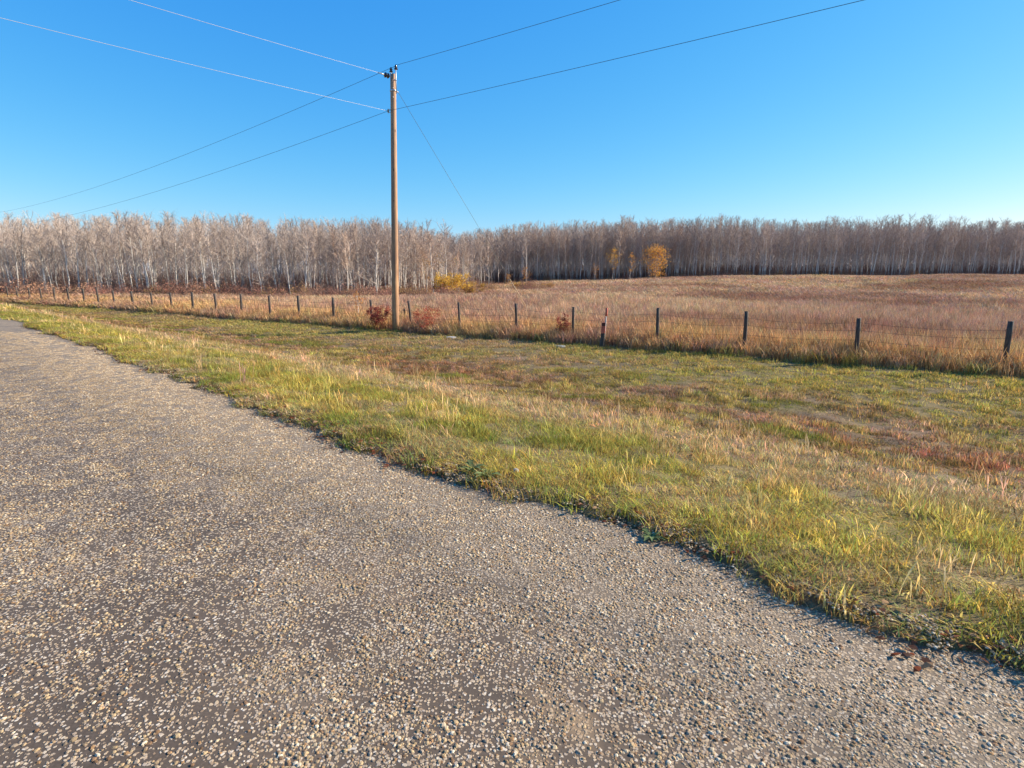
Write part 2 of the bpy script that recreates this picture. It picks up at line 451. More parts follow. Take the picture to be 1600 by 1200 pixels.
def road_mesh():
    ss = np.concatenate([np.arange(0.45, -4.0, -0.06), np.arange(-4.0, -9.3, -0.5)])
    tt = np.concatenate([np.arange(-60, -8, 2.0), np.arange(-8, 16, 0.06), np.arange(16, 40, 0.5), np.arange(40, 420, 5.0)])
    Sg, T = np.meshgrid(ss, tt)
    X = T * RU[0] + (Sg + RS0) * RN[0]; Y = T * RU[1] + (Sg + RS0) * RN[1]
    Z = 0.0 + 0.014 * np.minimum(-Sg, 4.5) - 0.06 * sm(0.0, 0.45, Sg) + (fbm(X * 1.2, Y * 1.2, 71, 3) - 0.5) * 0.012 - 0.012
    v = np.stack([X, Y, Z], -1).reshape(-1, 3)
    nx, ny = len(ss), len(tt)
    i = np.arange((ny - 1) * nx).reshape(ny - 1, nx)[:, :-1].ravel()
    f = np.stack([i, i + 1, i + 1 + nx, i + nx], 1)[:, ::-1]
    me = bpy.data.meshes.new('road')
    me.from_pydata(v.tolist(), [], f.tolist())
    me.polygons.foreach_set('use_smooth', np.ones(len(f), bool))
    tp = tar_patch(v[:, 0], v[:, 1])
    a = me.attributes.new('tar', 'FLOAT', 'POINT'); a.data.foreach_set('value', tp)
    sd = np.zeros(len(v))
    for px, py, ra, rb, k_ in ((893, 1112, .17, .06, .95), (535, 905, .12, .10, .5), (840, 1180, .10, .05, .35), (600, 905, .3, .12, .25)):
        q = at(px, py, z=0.03); dx = v[:, 0] - q.x; dy = v[:, 1] - q.y
        sd = np.maximum(sd, k_ * np.exp(-((dx * .8 + dy * .6) / rb) ** 2 - ((dx * .6 - dy * .8) / ra) ** 2))
    sd *= sm(.25, .6, fbm(v[:, 0] * 18, v[:, 1] * 18, 77, 3))
    lo = sm(-1.4, -0.5, s_road(v[:, 0], v[:, 1])) * (0.6 + 0.8 * (fbm(v[:, 0] * 2, v[:, 1] * 2, 78, 3) - .3))
    a = me.attributes.new('loose', 'FLOAT', 'POINT'); a.data.foreach_set('value', lo)
    a = me.attributes.new('sand', 'FLOAT', 'POINT'); a.data.foreach_set('value', sd)
    m, nt, out = new_mat('chip_sealed_asphalt')
    at_ = nt.nodes.new('ShaderNodeAttribute'); at_.attribute_name = 'tar'
    tar = at_.outputs['Fac']
    vv = coords(nt)
    wn_ = N(nt, 'ShaderNodeTexNoise', Scale=60.0, Detail=2.0); nt.links.new(vv, wn_.inputs['Vector'])
    wv = nt.nodes.new('ShaderNodeVectorMath'); wv.operation = 'MULTIPLY_ADD'
    nt.links.new(wn_.outputs['Color'], wv.inputs[0]); wv.inputs[1].default_value = (0.012, 0.012, 0.012); nt.links.new(vv, wv.inputs[2])
    def vor(scale):
        vo = N(nt, 'ShaderNodeTexVoronoi', Scale=scale, Randomness=1.0); nt.links.new(wv.outputs[0], vo.inputs['Vector'])
        return vo
    v1 = vor(78.0); v2 = vor(52.0)
    # a stone is the middle of a cell; more cells are bare tar where 'tar' is high
    sep = nt.nodes.new('ShaderNodeSeparateColor'); nt.links.new(v1.outputs['Color'], sep.inputs[0])
    sep2 = nt.nodes.new('ShaderNodeSeparateColor'); nt.links.new(v2.outputs['Color'], sep2.inputs[0])
    keep = math_n(nt, 'GREATER_THAN', sep.outputs[0], math_n(nt, 'MULTIPLY_ADD', tar, 0.62, 0.06))
    keep2 = math_n(nt, 'GREATER_THAN', sep2.outputs[0], math_n(nt, 'MULTIPLY_ADD', tar, 0.45, 0.35))
    st1 = math_n(nt, 'MULTIPLY', ramp(nt, v1.outputs['Distance'], [(0.36, 1), (0.52, 0)]), keep)
    st2 = math_n(nt, 'MULTIPLY', ramp(nt, v2.outputs['Distance'], [(0.30, 1), (0.45, 0)]), keep2)
    stone = math_n(nt, 'MAXIMUM', st1, st2)
    sc = ramp(nt, sep.outputs[1], [(0.0, (0.24, 0.16, 0.10)), (0.25, (0.46, 0.33, 0.20)), (0.5, (0.42, 0.34, 0.26)), (0.72, (0.54, 0.40, 0.24)), (0.9, (0.62, 0.52, 0.39)), (1.0, (0.68, 0.60, 0.48))])
    tarc = ramp(nt, noise(nt, vv, 90, 3), [(0.3, (0.085, 0.062, 0.043)), (0.7, (0.135, 0.10, 0.073))])
    dust = ramp(nt, noise(nt, vv, 1.3, 4), [(0.4, 0.1), (0.75, 0.5)])
    tarc = mixc(nt, math_n(nt, 'MULTIPLY', dust, math_n(nt, 'MULTIPLY_ADD', tar, -0.9, 1.1)), tarc, (0.34, 0.25, 0.165))
    sc = mixc(nt, 1.0, sc, ramp(nt, tar, [(0.0, 1.0), (0.7, 1.25)]), 'MULTIPLY')
    c = mixc(nt, stone, tarc, sc)
    sa = nt.nodes.new('ShaderNodeAttribute'); sa.attribute_name = 'sand'
    c = mixc(nt, sa.outputs['Fac'], c, (0.50, 0.34, 0.19))
    eg = nt.nodes.new('ShaderNodeAttribute'); eg.attribute_name = 'loose'
    c = mixc(nt, math_n(nt, 'MULTIPLY', eg.outputs['Fac'], 0.35), c, (0.44, 0.34, 0.22))
    big = ramp(nt, noise(nt, vv, 2.2, 4), [(0.3, 0.60), (0.7, 0.80)])
    c = mixc(nt, 1.0, c, big, 'MULTIPLY')
    p = N(nt, 'ShaderNodeBsdfPrincipled', Roughness=0.8)
    p.inputs['Specular IOR Level'].default_value = 0.3
    nt.links.new(c, p.inputs['Base Color'])
    b = N(nt, 'ShaderNodeBump', Strength=0.55, Distance=0.005)
    nt.links.new(stone, b.inputs['Height']); nt.links.new(b.outputs[0], p.inputs['Normal'])
    nt.links.new(p.outputs[0], out.inputs['Surface'])
    me.materials.append(m)
    o = bpy.data.objects.new('road', me); COL.objects.link(o)
    tag(o, kind='structure')
road_mesh()

# ------------------------------------------------------------------ scattering many small plants as ONE object of stuff
def scatter(name, protos, P, rz, sc, pid, tint, mat, label, cat, tilt=None):
    """protos: list of (verts, faces, colours); every proto is an island of the object's own mesh"""
    vs = []; fs = []; cs = []; ids = []; b = 0
    for i, (v, f, c) in enumerate(protos):
        vs.append(v); cs.append(c); ids.append(np.full(len(v), i))
        fs.extend((np.asarray(q) + b).tolist() for q in f)
        b += len(v)
    n = len(P)
    V = np.concatenate(vs + [P]); C = np.concatenate(cs + [np.ones((n, 3))]); ids = np.concatenate(ids + [np.full(n, -1)])
    me = bpy.data.meshes.new(name); me.from_pydata(V.tolist(), [], fs)
    me.materials.append(mat)
    def attr(nm, typ, key, a):
        x = me.attributes.new(nm, typ, 'POINT'); x.data.foreach_set(key, np.ascontiguousarray(a).ravel())
    pad = b
    attr('proto', 'INT', 'value', ids.astype(np.int32))
    attr('bcol', 'FLOAT_COLOR', 'color', np.concatenate([C, np.ones((len(C), 1))], 1).astype(np.float32))
    T = np.concatenate([np.ones((pad, 3)), tint]); attr('tint', 'FLOAT_COLOR', 'color', np.concatenate([T, np.ones((len(T), 1))], 1).astype(np.float32))
    R = np.zeros((pad + n, 3)); R[pad:, 2] = rz
    if tilt is not None: R[pad:, 0] = tilt[:, 0]; R[pad:, 1] = tilt[:, 1]
    attr('rot', 'FLOAT_VECTOR', 'vector', R.astype(np.float32))
    sc = np.asarray(sc, float)
    if sc.ndim == 1: sc = np.stack([sc] * 3, 1)
    SS = np.concatenate([np.ones((pad, 3)), sc]); attr('scl', 'FLOAT_VECTOR', 'vector', SS.astype(np.float32))
    attr('pick', 'INT', 'value', np.concatenate([np.zeros(pad), pid]).astype(np.int32))
    me.update()
    o = bpy.data.objects.new(name, me); COL.objects.link(o)
    ng = bpy.data.node_groups.new(name + '_spread', 'GeometryNodeTree')
    ng.interface.new_socket('Geometry', in_out='INPUT', socket_type='NodeSocketGeometry')
    ng.interface.new_socket('Geometry', in_out='OUTPUT', socket_type='NodeSocketGeometry')
    gi = ng.nodes.new('NodeGroupInput'); go = ng.nodes.new('NodeGroupOutput')
    def named(nm, typ):
        a = ng.nodes.new('GeometryNodeInputNamedAttribute'); a.data_type = typ; a.inputs['Name'].default_value = nm
        return [s for s in a.outputs if s.enabled and s.name == 'Attribute'][0]
    pr = named('proto', 'INT')
    def sep(k):
        cmp_ = ng.nodes.new('FunctionNodeCompare'); cmp_.data_type = 'INT'; cmp_.operation = 'EQUAL'
        ins = [s for s in cmp_.inputs if s.enabled]
        ng.links.new(pr, ins[0]); ins[1].default_value = k
        sg = ng.nodes.new('GeometryNodeSeparateGeometry'); sg.domain = 'POINT'
        ng.links.new(gi.outputs[0], sg.inputs['Geometry']); ng.links.new(cmp_.outputs[0], sg.inputs['Selection'])
        return sg.outputs[0]
    jn = ng.nodes.new('GeometryNodeJoinGeometry')
    for k in reversed(range(len(protos))):       # joined instances come out in reverse order of linking
        g2 = ng.nodes.new('GeometryNodeGeometryToInstance')
        ng.links.new(sep(k), g2.inputs[0]); ng.links.new(g2.outputs[0], jn.inputs[0])
    ip = ng.nodes.new('GeometryNodeInstanceOnPoints')
    ng.links.new(sep(-1), ip.inputs['Points']); ng.links.new(jn.outputs[0], ip.inputs['Instance'])
    ip.inputs['Pick Instance'].default_value = True
    ng.links.new(named('pick', 'INT'), ip.inputs['Instance Index'])
    e2r = ng.nodes.new('FunctionNodeEulerToRotation')
    ng.links.new(named('rot', 'FLOAT_VECTOR'), e2r.inputs[0]); ng.links.new(e2r.outputs[0], ip.inputs['Rotation'])
    ng.links.new(named('scl', 'FLOAT_VECTOR'), ip.inputs['Scale'])
    ng.links.new(ip.outputs[0], go.inputs[0])
    md = o.modifiers.new('spread', 'NODES'); md.node_group = ng
    tag(o, label, cat, kind='stuff')
    return o

def blades(n, R, h0, h1, w, bend, seg=3, seed=0, palette=None, rootshade=0.6, seedhead=0):
    """a tuft: n tapering, bending blades rooted inside radius R"""
    g = np.random.default_rng(seed)
    V = []; F = []; C = []
    for i in range(n):
        a = g.uniform(0, 2 * math.pi); r = R * math.sqrt(g.uniform())
        p = np.array([r * math.cos(a), r * math.sin(a), -0.02])
        h = g.uniform(h0, h1); d = g.uniform(0, 2 * math.pi); bd = bend * h * g.uniform(0.15, 1.0)
        dv = np.array([math.cos(d), math.sin(d), 0]); fa = d + g.uniform(-0.8, 0.8) + math.pi / 2
        sv = np.array([math.cos(fa), math.sin(fa), 0])
        col = np.array(palette[g.integers(len(palette))]) * g.uniform(0.75, 1.2)
        b = len(V)
        for k in range(seg + 1):
            t = k / seg
            c = p + dv * bd * t * t + np.array([0, 0, h * (t - 0.18 * bend * t * t)])
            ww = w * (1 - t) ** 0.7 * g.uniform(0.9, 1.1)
            cc = col * (rootshade + (1 - rootshade) * t)  # slight shade towards the root, put into the blade colour
            if seedhead and k >= seg - 1:
                ww = w * (seedhead if k == seg - 1 else 0.3)
            if k < seg or seedhead:
                V += [c - sv * ww / 2, c + sv * ww / 2]; C += [cc, cc]
            else:
                V.append(c); C.append(cc)
            if k > 0:
                if k < seg or seedhead: F.append((b + 2 * k - 2, b + 2 * k - 1, b + 2 * k + 1, b + 2 * k))
                else: F.append((b + 2 * k - 2, b + 2 * k - 1, b + 2 * k))
    return np.array(V), F, np.array(C)

def jitter_area(x0, x1, y0, y1, d):
    nx = int((x1 - x0) / d); ny = int((y1 - y0) / d)
    X, Y = np.meshgrid(x0 + d * np.arange(nx), y0 + d * np.arange(ny))
    X = X + rng.uniform(-.5, .5, X.shape) * d * 1.3; Y = Y + rng.uniform(-.5, .5, Y.shape) * d * 1.3
    return X.ravel(), Y.ravel()
def seen(x, y, m=1.5): return np.abs(x) < 0.96 * y + m

GP = [(1, 1, 1), (0.75, 0.9, 0.7), (1.15, 1.05, 0.7), (1.35, 1.0, 0.8), (0.7, 0.95, 0.8), (1.5, 1.35, 1.6), (0.7, 0.45, 0.4), (0.5, 0.42, 0.45), (1.3, 1.2, 0.8)]
def tone_tint(x, y, amp=0.25):
    c = plant_colour(x, y)
    return c * (1 + amp * rng.normal(0, 1, (len(x), 1))).clip(0.4, 1.8) * (1 + 0.08 * rng.normal(0, 1, (len(x), 3)))

# --- verge grass
def verge():
    X, Y = jitter_area(-60, 26, 1.5, 60, 0.078)
    s = s_road(X, Y) - edge_wob(t_road(X, Y)); f = s_fence(X, Y)
    dist = np.hypot(X, Y)
    q = np.clip(s / np.maximum(s - f, 0.5), 0, 1)
    dens = np.where(dist < 9, 1.0, np.clip(9 / dist, 0.35, 1) ** 0.7)
    dens = dens * (0.35 + 0.65 * np.maximum(sm(0.38, 0.5, fbm(X * 2.2, Y * 2.2, 81, 2)), 1 - sm(0.3, 0.8, s)))
    bare = sm(0.58, 0.70, fbm(X * 0.5, Y * 0.9, 82, 3)) * sm(0.3, 0.4, q)
    dens = dens * (1 - 0.6 * bare)
    near_edge = sm(-0.10, 0.02, s + 0.12 * (fbm(X * 4, Y * 4, 83, 2) - 0.5))
    k = (rng.uniform(size=len(X)) < dens * near_edge) & (s > -0.12) & (f < -0.65) & seen(X, Y)
    X, Y, s, q, dist = X[k], Y[k], s[k], q[k], dist[k]
    n = len(X)
    pr = []
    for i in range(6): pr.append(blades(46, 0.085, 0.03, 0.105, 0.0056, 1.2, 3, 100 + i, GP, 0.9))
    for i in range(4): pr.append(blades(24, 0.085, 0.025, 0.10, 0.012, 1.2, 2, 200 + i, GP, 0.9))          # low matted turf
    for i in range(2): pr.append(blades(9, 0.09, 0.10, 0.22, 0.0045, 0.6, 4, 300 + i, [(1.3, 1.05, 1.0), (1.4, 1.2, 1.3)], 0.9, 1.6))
    lush = (1 - sm(0.16, 0.30, q + rng.normal(0, 0.03, n)))
    u = rng.uniform(size=n)
    pid = np.where(u < 0.15 + 0.75 * lush, rng.integers(0, 6, n), rng.integers(6, 10, n))
    pid = np.where((rng.uniform(size=n) < 0.05) & (s > 0.3) & (q < 0.35), rng.integers(10, 12, n), pid)
    hv = 0.45 + 1.0 * sm(0.25, 0.75, fbm(X * 2.6, Y * 2.6, 84, 3))
    sxy = np.where(dist > 12, (dist / 12) ** 0.6, 1.0)
    hz = hv * (0.55 + 0.75 * lush) * (0.8 + 0.2 * sm(0.0, 0.5, s)) * rng.uniform(0.75, 1.25, n)
    hz = np.where(pid >= 6, hv * rng.uniform(0.7, 2.0, n) * np.where(pid >= 10, 0.8, 1.05), hz)
    sc = np.stack([sxy * rng.uniform(.9, 1.3, n)] * 2 + [hz], 1)
    sc[:, 1] = sc[:, 0]
    P = np.stack([X, Y, ground_z(X, Y) - 0.004], 1)
    scatter('verge_grass', pr, P, rng.uniform(0, 6.28, n), sc, pid, tone_tint(X, Y), M_GRASS,
            'yellow green roadside grass covering the bank and ditch between road and fence', 'grass')
    return n
n_verge = verge()

# --- tall dead grass of the fence row and field
def field():
    Xa, Ya = jitter_area(-75, 40, 10, 62, 0.27)
    Xc, Yc = jitter_area(-60, 30, 8, 60, 0.2)
    fc = s_fence(Xc, Yc); kc = (fc > -1.1) & (fc < 1.2)
    Xa = np.concatenate([Xa, Xc[kc]]); Ya = np.concatenate([Ya, Yc[kc]])
    f = s_fence(Xa, Ya)
    wob = 0.25 * (fbm(t_road(Xa, Ya) * 0.9, Xa * 0, 85, 3) - 0.5)
    d = np.hypot(Xa, Ya)
    ka = (f > -0.78 + wob) & seen(Xa, Ya) & (rng.uniform(size=len(Xa)) < np.clip((26 / d) ** 1.1, 0.22, 1))
    Xa, Ya = Xa[ka], Ya[ka]
    Xb, Yb = jitter_area(-130, 130, 50, 126, 0.75)
    kb = (Yb < wood_edge(Xb / Yb) + 6) & seen(Xb, Yb, 4) & (np.hypot(Xb, Yb) > 55)
    Xb, Yb = Xb[kb], Yb[kb]
    X = np.concatenate([Xa, Xb]); Y = np.concatenate([Ya, Yb]); n = len(X)
    f = s_fence(X, Y); dist = np.hypot(X, Y)
    DP = [(1, 1, 1), (1.15, 1.0, 0.85), (0.85, 0.8, 0.8), (1.25, 1.2, 1.15), (0.8, 0.7, 0.65), (1.05, 0.85, 0.7)]
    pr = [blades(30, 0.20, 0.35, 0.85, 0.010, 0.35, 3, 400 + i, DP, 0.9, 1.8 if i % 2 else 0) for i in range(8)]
    far = sm(35, 80, dist)
    sxy = (1.0 + 2.4 * far) * rng.uniform(0.85, 1.2, n)
    hz = (0.72 + 0.35 * fbm(X * 0.3, Y * 0.3, 86, 3)) * rng.uniform(0.75, 1.15, n) * (1 - 0.25 * far)
    hz *= 0.62 + 0.38 * sm(-0.8, 0.4, f)
    sc = np.stack([sxy, sxy, hz], 1)
    P = np.stack([X, Y, ground_z(X, Y) - 0.01], 1)
    scatter('field_grass', pr, P, rng.uniform(0, 6.28, n), sc, rng.integers(0, 8, n), tone_tint(X, Y, 0.18), M_DRY,
            'tall dry tan grass filling the field behind the wire fence', 'grass')
    return n
n_field = field()

# --- loose stone chips on the road
def chips():
    g = np.random.default_rng(5)
    def stone(cx, cy, r, col):
        # irregular angular pebble
        n = 6; V = []; F = []
        fl = g.uniform(0.35, 0.6); rot = g.uniform(0, 6.28); ex = g.uniform(0.65, 1.0)
        rings = [(1.0, -0.1), (0.92, 0.45), (0.45, 0.95)]
        for rr, z in rings:
            for k in range(n):
                a = 2 * math.pi * k / n + g.uniform(-.25, .25)
                q = r * rr * g.uniform(0.8, 1.15)
                x = q * math.cos(a); y = q * math.sin(a) * ex
                V.append((cx + x * math.cos(rot) - y * math.sin(rot), cy + x * math.sin(rot) + y * math.cos(rot), z * r * fl * 1.05 + g.uniform(-.08, .08) * r - .0006))
        for j in range(2):
            for k in range(n):
                k2 = (k + 1) % n
                F.append((j * n + k, j * n + k2, (j + 1) * n + k2, (j + 1) * n + k))
        F.append(tuple(range(2 * n, 3 * n)))
        return V, F, [col] * len(V)
    cols = [(0.42, 0.30, 0.18), (0.37, 0.30, 0.23), (0.50, 0.37, 0.22), (0.58, 0.48, 0.34), (0.25, 0.16, 0.10), (0.43, 0.27, 0.15), (0.62, 0.54, 0.42), (0.30, 0.24, 0.18), (0.47, 0.37, 0.24), (0.41, 0.31, 0.20)]
    pr = []
    for (cnt, rep) in ((54, 4), (22, 4)):
        for _ in range(rep):
            V = []; F = []; C = []
            for _i in range(cnt):
                v, f, c = stone(g.uniform(-.065, .065), g.uniform(-.065, .065), g.choice([.004, .0055, .0075, .010], p=[.3, .35, .25, .1]), np.array(cols[g.integers(len(cols))]) * g.uniform(.5, .85))
                b = len(V); V += v; C += c; F += [tuple(i + b for i in q) for q in f]
            pr.append((np.array(V), F, np.array(C)))
    X, Y = jitter_area(-16, 12, 1.2, 16, 0.10)
    s = s_road(X, Y); tp = tar_patch(X, Y); d = np.hypot(X, Y)
    e = s - edge_wob(t_road(X, Y)); k = (e < 0.12) & seen(X, Y, .3) & (rng.uniform(size=len(X)) < (1 - 0.55 * tp) * np.clip(9 / d, 0.4, 1))
    X, Y, tp, s = X[k], Y[k], tp[k], s[k]
    n = len(X)
    z = 0.014 * np.minimum(-s, 4.5) - 0.06 * sm(0.0, 0.45, s) + (fbm(X * 1.2, Y * 1.2, 71, 3) - 0.5) * 0.012 - 0.012
    z = np.maximum(z, ground_z(X, Y))
    pid = np.where(rng.uniform(size=n) < 0.95 - 0.9 * tp, rng.integers(0, 4, n), rng.integers(4, 8, n))
    P = np.stack([X, Y, z], 1)
    t = np.ones((n, 3)) * rng.uniform(0.85, 1.12, (n, 1)) * (1 + 0.25 * sm(-1.3, -0.5, s)[:, None]) * np.array([1.03, 1.0, 0.93])
    m = leafy('stone_chip', trans=0.0)
    scatter('stone_chips', pr, P, rng.uniform(0, 6.28, n), rng.uniform(0.85, 1.25, n), pid, t, m,
            'loose tan and grey stone chips strewn over the road surface', 'gravel')
chips()

# --- fallen leaves and dead thatch along the road edge
def litter():
    g = np.random.default_rng(8)
    pr = []
    for i in range(5):
        V = []; F = []; C = []
        for _ in range(7):
            cx, cy = g.uniform(-.09, .09, 2); r = g.uniform(.012, .026); a = g.uniform(0, 6.28); tx = g.uniform(-.5, .5); ty = g.uniform(-.5, .5)
            base = len(V); col = np.array([(0.22, 0.07, 0.035), (0.30, 0.13, 0.07), (0.16, 0.08, 0.05), (0.38, 0.24, 0.13), (0.12, 0.07, 0.05)][g.integers(5)])
            for (u, w) in ((-1, 0), (-.3, .55), (.5, .4), (1.1, 0), (.5, -.4), (-.3, -.55)):
                x = r * (u * math.cos(a) - w * math.sin(a)); y = r * (u * math.sin(a) + w * math.cos(a))
                V.append((cx + x, cy + y, 0.012 + tx * x + ty * y + abs(w) * r * .4)); C.append(col)
            F += [(base, base + 1, base + 5), (base + 1, base + 2, base + 4, base + 5), (base + 2, base + 3, base + 4)]
        pr.append((np.array(V), F, np.array(C)))
    for i in range(4): pr.append(blades(14, 0.07, 0.02, 0.05, 0.004, 2.6, 3, 500 + i, [(0.42, 0.33, 0.2), (0.3, 0.2, 0.12), (0.5, 0.42, 0.28)], 0.8))
    t = np.concatenate([np.arange(-16, 24, 0.045)] * 2); n = len(t)
    e = edge_wob(t) + rng.normal(-0.01, 0.08, n)
    k = (fbm(t * 1.4, t * 0 + 7, 91, 2) + rng.normal(0, .1, n) > 0.5) & (e < .4)
    t = t[k]; e = e[k]; n = len(t)
    X = t * RU[0] + (e + RS0) * RN[0]; Y = t * RU[1] + (e + RS0) * RN[1]
    P = np.stack([X, Y, np.maximum(ground_z(X, Y), -0.012) + 0.002], 1)
    scatter('leaf_litter', pr, P, rng.uniform(0, 6.28, n), rng.uniform(0.7, 1.3, n), rng.integers(0, 9, n), np.ones((n, 3)), M_GRASS,
            'brown fallen leaves and dead thatch along the road edge', 'leaf litter')
litter()

# ------------------------------------------------------------------ bare aspens
def aspen_mesh(seed, H=10.0, crown0=0.42, spread=0.13, bole=0.085, dense=1.0, lean=0.0, limbs=False):
    g = random.Random(seed)
    tr = MB(); cr = MB()
    npt = 9; pts = []; x = y = 0.0
    la = g.uniform(0, 6.28)
    for i in range(npt):
        t = i / (npt - 1)
        pts.append(Vector((x + lean * H * t * math.cos(la), y + lean * H * t * math.sin(la), H * t)))
        x += g.gauss(0, 0.06); y += g.gauss(0, 0.06)
    rad = [bole * (1 - i / (npt - 1)) ** 0.85 + 0.012 for i in range(npt)]
    white = np.array([0.64, 0.60, 0.53]) * g.uniform(0.65, 1.15)
    for i in range(npt - 1):
        c = white * (0.9 if i > 0 else 0.55) * g.uniform(0.85, 1.1)
        if i > 5: c = np.array([0.36, 0.28, 0.24])
        tr.tube(pts[i:i + 2], rad[i:i + 2], 5, cap=False, col=tuple(c))
    def on(t):
        k = min(int(t * (npt - 1)), npt - 2); u = t * (npt - 1) - k
        return pts[k].lerp(pts[k + 1], u)
    nb = int(34 * dense)
    for b in range(nb):
        t = crown0 + (1 - crown0) * (b + g.random()) / nb * 0.97
        if g.random() < 0.12: t = g.uniform(0.12, crown0)          # dead stub low down
        p = on(t); az = g.uniform(0, 6.28); el = math.radians(g.uniform(25, 65) + 15 * t)
        L = H * spread * (1.35 - t * 0.75) * g.uniform(0.45, 1.4)
        if limbs and g.random() < 0.3: L *= 1.8
        seg = 4; bp = [p]; d = Vector((math.cos(az) * math.cos(el), math.sin(az) * math.cos(el), math.sin(el)))
        for k in range(seg):
            d = (d + Vector((g.gauss(0, .16), g.gauss(0, .16), g.gauss(.07, .14)))).normalized()
            bp.append(bp[-1] + d * L / seg)
        c = np.array([0.46, 0.39, 0.33]) * g.uniform(0.6, 1.2)
        cr.tube(bp, [0.021 * (1 - k / 5) + 0.004 for k in range(seg + 1)], 3, cap=False, col=tuple(c))
        for w in range(int(19 * dense)):
            k = g.uniform(0.15, 1.0) * seg; ki = min(int(k), seg - 1); q = bp[ki].lerp(bp[ki + 1], k - ki)
            td = (d + Vector((g.gauss(0, .8), g.gauss(0, .8), g.gauss(.25, .45)))).normalized()
            l = L * g.uniform(0.18, 0.45); q2 = q + td * l * 0.55
            q3 = q2 + (td + Vector((g.gauss(0, .4), g.gauss(0, .4), g.gauss(.2, .3)))).normalized() * l * 0.5
            c = np.array([0.47, 0.37, 0.30]) * g.uniform(0.6, 1.35)
            cr.tube([q, q2, q3], [0.0072, 0.0055, 0.003], 3, cap=False, col=tuple(c))
    return tr, cr

ASP = []
for i in range(10):
    tr, cr = aspen_mesh(900 + i, 10.0, [0.35, .45, .4, .5, .3, .42, .48, .38, .33, .55][i], 0.15 + 0.025 * (i % 3), 0.045 + 0.008 * (i % 4), 1.0, [0, .02, 0, .05, .01, 0, .03, .08, 0, .02][i], i % 4 == 0)
    top_ = max(p[2] for p in cr.v + tr.v)
    k_ = 10.0 / top_
    for mb_ in (tr, cr): mb_.v = [(p[0], p[1], p[2] * k_) for p in mb_.v]
    ASP.append((tr, cr))

def tree_root(name, loc, label, cat='tree', group=None, h=1.0, rz=0.0, w=None):
    r = empty(name, loc, rz); w = w or h
    r.scale = (w, w, h)
    return tag(r, label, cat, group)

placed = []
protos_obj = {}
def place_aspen(kind, x, y, H, rz, label, group=None, w=None):
    z = float(ground_z(x, y)) - 0.05
    w = w or (0.55 + 0.45 * H / 10)
    r = tree_root('aspen_tree', (x, y, z), label, 'tree', group, H / 10.0, rz, w)
    if kind not in protos_obj:
        tr, cr = ASP[kind]
        a = tr.build('trunk', M_TWIG, r, colattr=True); b = cr.build('crown', M_TWIG, r, smooth=False, colattr=True)
        protos_obj[kind] = (a, b)
    else:
        for src in protos_obj[kind]:
            c = src.copy(); COL.objects.link(c); c.parent = r
    placed.append((x, y))
    return r

def z_of_py(py, Y):
    ry = (600 - py) / FOC
    return EYE + (-math.sin(PITCH) + ry * math.cos(PITCH)) / (math.cos(PITCH) + ry * math.sin(PITCH)) * Y

def H_for(x, y, top=None, jit=0.0):
    r = x / y
    top = wood_top(r) - 6 if top is None else top
    return (z_of_py(float(top) + jit, y) - float(ground_z(x, y)))

# a few that the photo lets one point at
def special(px, Y, top, kind, label, w=None):
    x = (px - 800) / FOC / 1.03 * Y
    H = H_for(x, Y, top)
    place_aspen(kind, x, Y, H, rnd.uniform(0, 6.28), label, None, w)
special(675, 71, 338, 3, 'slender bare aspen poking above the treetops, left one of a tall pair')
special(697, 73, 338, 5, 'slender bare aspen poking above the treetops, right one of a tall pair')
special(584, 60, 340, 0, 'widest bare aspen with long crooked limbs, just behind the utility pole', 1.5)
special(822, 110, 347, 2, 'bare aspen whose crown is the highest point of the middle tree line', 1.15)

# front rows of the wood: each tree an object
def tree_group(rr, d):
    px = 800 + FOC * 1.025 * rr
    where = ['left of the utility pole', 'between the utility pole and the tall slender pair', 'above the yellow bush in the dip of the tree line',
             'between the tree line dip and highest middle crown', 'between highest middle crown and yellow leaved aspens',
             'around and between the yellow and gold leaved aspens', 'right of the broad gold aspen'][sum(px > q for q in (612, 686, 764, 824, 922, 1046))]
    row = 'front row' if d < 2 else 'second row' if d < 5 else 'rear rows'
    return 'bare aspen, %s, %s' % (row, where), 'bare aspens %s, %s' % (where, row)
cand = []
gt = random.Random(3)
r = -0.335
cols_ = []
while r < 0.335:
    ye = float(wood_edge(r))
    for d in (0.3, 2.6, 5.2, 8.0, 11.0):
        rr = r + gt.uniform(-.5, .5) * 1.9 / ye
        yy = float(wood_edge(rr)) + d + gt.uniform(-1.2, 1.2)
        cand.append((rr, yy, d))
    r += 1.45 / ye
cand.sort(key=lambda c: c[2])
cand = cand[:292]
for rr, yy, d in cand:
    x = rr * yy
    H = H_for(x, yy) * gt.choice([0.70, 0.80, 0.88, 0.92, 0.95, 0.98, 1.02, 1.07])
    g_ = tree_group(rr, d)
    place_aspen(gt.randrange(10), x, yy, H, gt.uniform(0, 6.28), g_[0], g_[1])

